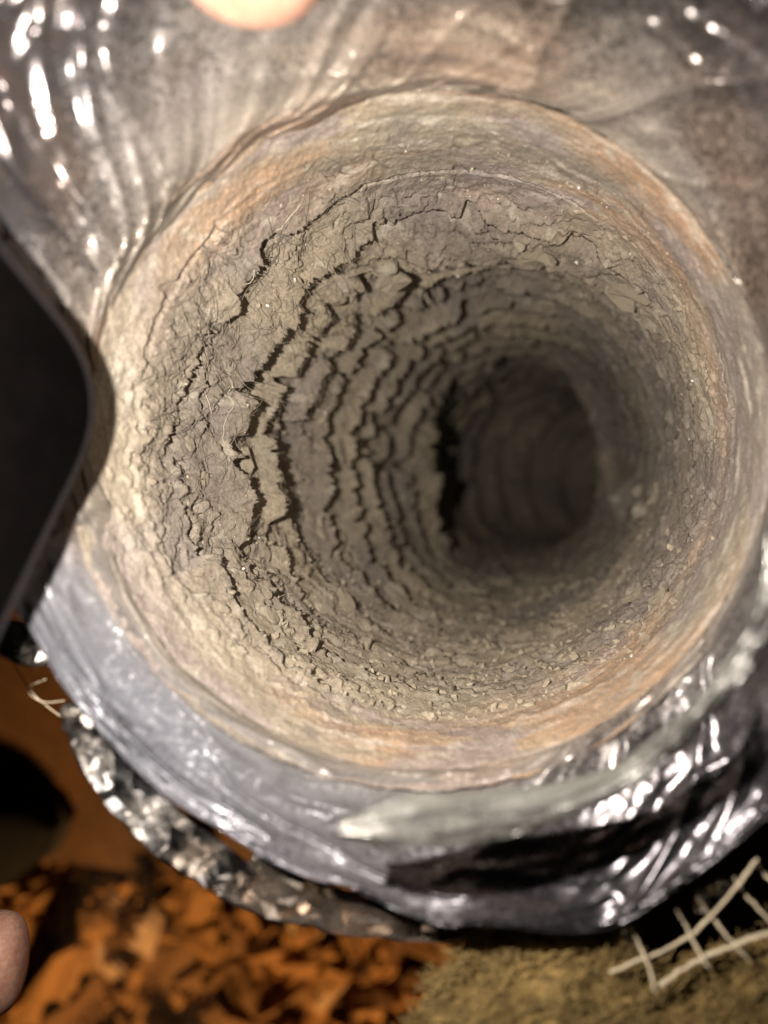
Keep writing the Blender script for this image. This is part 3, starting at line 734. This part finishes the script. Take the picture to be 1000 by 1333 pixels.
def make_hand(V, E, Rr, label, nails):
    base = V[0]; root = empty('hand', tuple(base)); tag(root, label, 'hand')
    me = bpy.data.meshes.new('hand_body'); me.from_pydata([tuple(v - base) for v in V], E, []); me.update()
    o = link('hand_body', me, M['skin'], root)
    o.modifiers.new('skin', 'SKIN').use_smooth_shade = True
    bpy.context.view_layer.objects.active = o
    lay = me.skin_vertices[0].data
    for i, r in enumerate(Rr):
        lay[i].radius = (r, r) if isinstance(r, float) else r; lay[i].use_root = (i == 0)
    ss = o.modifiers.new('smooth', 'SUBSURF'); ss.levels = 2; ss.render_levels = 3
    for c, along, up, L, W in nails:
        along = np.array(along, float); along /= np.linalg.norm(along); up = np.array(up, float); up -= along * np.dot(up, along); up /= np.linalg.norm(up); side = np.cross(along, up)
        a = np.linspace(-1, 1, 15); P = np.zeros((15, 15, 3))
        for i, s in enumerate(a):
            for j, t in enumerate(a):
                x = s * W * math.sqrt(max(0.02, 1 - (max(0, t - 0.2) / 0.85) ** 2)); y = t * L
                P[i, j] = np.array(c) + side * x + along * y + up * (-0.035 * (x / 0.001) ** 2 * 0.001) - base
        n_ = link('nail', grid_mesh('nail', P), M['nail'], root); s_ = n_.modifiers.new('thickness', 'SOLIDIFY'); s_.thickness = 0.0006; s_.offset = -1
    return root
make_hand(V, E, Rr, 'bare fingertip pressing the silver film at the top edge', [(tip + np.array([0.001, 0.003, 0.0108]), (0.08, -1, -0.12), (0, 0, 1), 0.007, 0.0062)])
def hand_low():
    V = []; E = []; Rr = []
    def add(p, r, par=None):
        V.append(np.array(p, float)); Rr.append(r)
        if par is not None: E.append((par, len(V) - 1))
        return len(V) - 1
    tip = px(-8, 1262, 0.17)
    wrist = add(tip + np.array([-0.130, -0.030, 0.015]), (0.028, 0.021)); add(tip + np.array([-0.25, -0.06, 0.04]), (0.034, 0.027), wrist)
    palm = add(tip + np.array([-0.080, -0.012, 0.004]), (0.034, 0.017), wrist)
    for oy, L, rr in ((0.030, 0.6, 0.0085), (0.0, 1.0, 0.016), (-0.030, 0.95, 0.0088), (-0.050, 0.8, 0.0078)):
        bx = 0 if L == 1 else -0.022
        a = add(tip + np.array([-0.050, oy, 0.002]), 0.0098, palm); b = add(tip + np.array([-0.018 * L + bx, oy, 0.004]), min(rr, 0.013), a)
        c = add(tip + np.array([-0.002 + bx, oy - 0.001, -0.004]), min(rr, 0.0135), b)
        if L < 1: add(tip + np.array([-0.010 + bx, oy, -0.016]), 0.0068, c)
        else: add(tip + np.array([0.006, oy - 0.001, -0.006]), 0.0105, c)
    t1 = add(tip + np.array([-0.070, 0.030, 0.0]), 0.013, palm); t2 = add(tip + np.array([-0.05, 0.052, -0.004]), 0.011, t1); add(tip + np.array([-0.032, 0.060, -0.008]), 0.009, t2)
    return V, E, Rr
make_hand(*hand_low(), 'dim bare finger poking in at the lower left corner', [])

# ------------------------------------------------------------------ debris on the ground
def chip_mesh(k):
    r = np.random.default_rng(500 + k); bm = bmesh.new()
    bmesh.ops.create_cube(bm, size=1.0); bmesh.ops.subdivide_edges(bm, edges=bm.edges[:], cuts=1, use_grid_fill=True)
    sc = np.array([1.0, 0.35 + 0.4 * r.random(), 0.18 + 0.3 * r.random()])
    for v in bm.verts:
        c = np.array(v.co) * (1 + 0.28 * r.normal(size=3)); c[1] *= 1 - 0.5 * (c[0] + 0.5) * r.random(); v.co = c * sc
    me = bpy.data.meshes.new('wood_chip'); bm.to_mesh(me); bm.free(); return me
variants = []
for mk in ('chip_a', 'chip_b', 'chip_c'):
    for k in range(5):
        me = chip_mesh(k + 10 * len(variants)); me.materials.append(M[mk]); variants.append((mk, me))
LABEL = {'chip_a': 'orange wood chip in the loose debris under the duct', 'chip_b': 'dark brown wood chip in the loose debris under the duct', 'chip_c': 'pale wood chip in the loose debris under the duct'}
for i in range(240):
    while True:
        x = rng.uniform(-0.46, 0.15); y = rng.uniform(-0.60, -0.39)
        if y < -0.43 or rng.random() < 0.15: break
    mk, me = variants[rng.choice(15, p=np.array([0.095] * 5 + [0.075] * 5 + [0.03] * 5))]
    o = link('wood_chip', me, None); L = 0.018 + 0.055 * rng.random() ** 2.0
    o.scale = (L, L, L); o.location = (x, y, ground_z(x, y) + 0.004 + 0.016 * rng.random()); o.rotation_euler = (rng.normal(0, 0.5), rng.normal(0, 0.5), rng.uniform(0, 6.28))
    tag(o, LABEL[mk], 'wood chip', {'chip_a': 'orange wood chips', 'chip_b': 'dark brown wood chips', 'chip_c': 'pale wood chips'}[mk])
def debris():
    VV = []; FF = []; off = 0; V0, F0 = ICO1
    for _ in range(3600):
        x = rng.uniform(-0.50, 0.20); y = -0.40 - 0.24 * rng.random(); r = 0.002 + 0.007 * rng.random() ** 2
        Q, _r = np.linalg.qr(rng.normal(size=(3, 3)))
        V = V0 * (1 + 0.3 * rng.normal(size=(len(V0), 1))) * np.array([1.3, 0.7, 0.4]) * r
        VV.append(V @ Q + np.array([x, y, ground_z(x, y) + 0.003 + 0.006 * rng.random()])); FF.append(F0 + off); off += len(V0)
    o = link('wood_dust', raw_mesh('wood_dust', np.concatenate(VV), np.concatenate(FF), None, False), M['chip_a'])
    tag(o, 'fine orange wood dust and crumbs between the chips', 'wood dust', kind='stuff')
debris()
def big_chip(u, v, ang, L, W, T, mk, label):
    me = chip_mesh(77 + int(u)); me.materials.append(M[mk]); o = link('wood_splinter', me, None); p = px(u, v, 0.745)
    o.scale = (L, W, T); o.location = p; o.rotation_euler = (0.2, -0.15, ang); tag(o, label, 'wood splinter')
big_chip(70, 1290, math.radians(62), 0.11, 0.075, 0.06, 'chip_a', 'long bright orange splinter at the bottom left beside the finger')
big_chip(262, 1172, math.radians(80), 0.044, 0.06, 0.06, 'chip_a', 'short orange block just below the crinkled foil edge')
big_chip(190, 1215, math.radians(75), 0.034, 0.04, 0.04, 'chip_c', 'small pink-tinted chip standing up above the orange debris')

def board():
    bm = bmesh.new(); bmesh.ops.create_cube(bm, size=1.0)
    for v in bm.verts: v.co = (v.co.x * 0.78, v.co.y * 0.24, v.co.z * 0.02)
    bmesh.ops.bevel(bm, geom=bm.edges[:], offset=0.002, segments=2, affect='EDGES')
    me = bpy.data.meshes.new('wooden_board'); bm.to_mesh(me); bm.free()
    o = link('wooden_board', me, M['board']); o.location = (-0.22, -0.30, 0.016); o.rotation_euler = (0, 0, math.radians(-6))
    tag(o, 'flat brown board lying on the ground behind the foil edge', 'board')
board()
def shoe():
    root = empty('shoe', (-0.40, -0.30, 0.02)); tag(root, 'dark grey rounded shoe toe in shadow at the lower left', 'shoe')
    def loft(name, secs, mat, z0):
        P = []
        for x, hw, hh in secs:
            an = np.linspace(0, 2 * np.pi, 25)[:-1]
            yy = np.sign(np.cos(an)) * np.abs(np.cos(an)) ** 0.8 * hw; zz = np.sign(np.sin(an)) * np.abs(np.sin(an)) ** 0.7 * hh + hh + z0
            P.append(np.stack([x + 0 * an, yy, zz], 1))
        P = np.transpose(np.array(P), (1, 0, 2)); o = link(name, grid_mesh(name, P, True), mat, root); return o
    xs = np.linspace(0, 1, 22)
    def hw(t): return 0.046 * np.sqrt(np.clip(1 - np.clip((t - 0.72) / 0.28, 0, 1) ** 2, 0.0, 1)) * (0.82 + 0.18 * np.sin(np.pi * t)) * np.sqrt(np.clip(1 - np.clip((0.14 - t) / 0.14, 0, 1) ** 2, 0.0, 1))
    loft('sole', [(-0.18 + 0.29 * t, hw(t) + 0.003, 0.009) for t in xs], M['rubber'], 0.012)
    loft('upper', [(-0.178 + 0.284 * t, hw(t), 0.012 + 0.030 * (1 - t) ** 0.8 + 0.010 * np.sqrt(max(0, 1 - t))) for t in xs], M['shoe'], 0.028)
    root.scale = (1.15, 1.15, 1.15); root.location = (-0.477, -0.370, 0.014); root.rotation_euler = (0, 0, math.radians(12))
shoe()
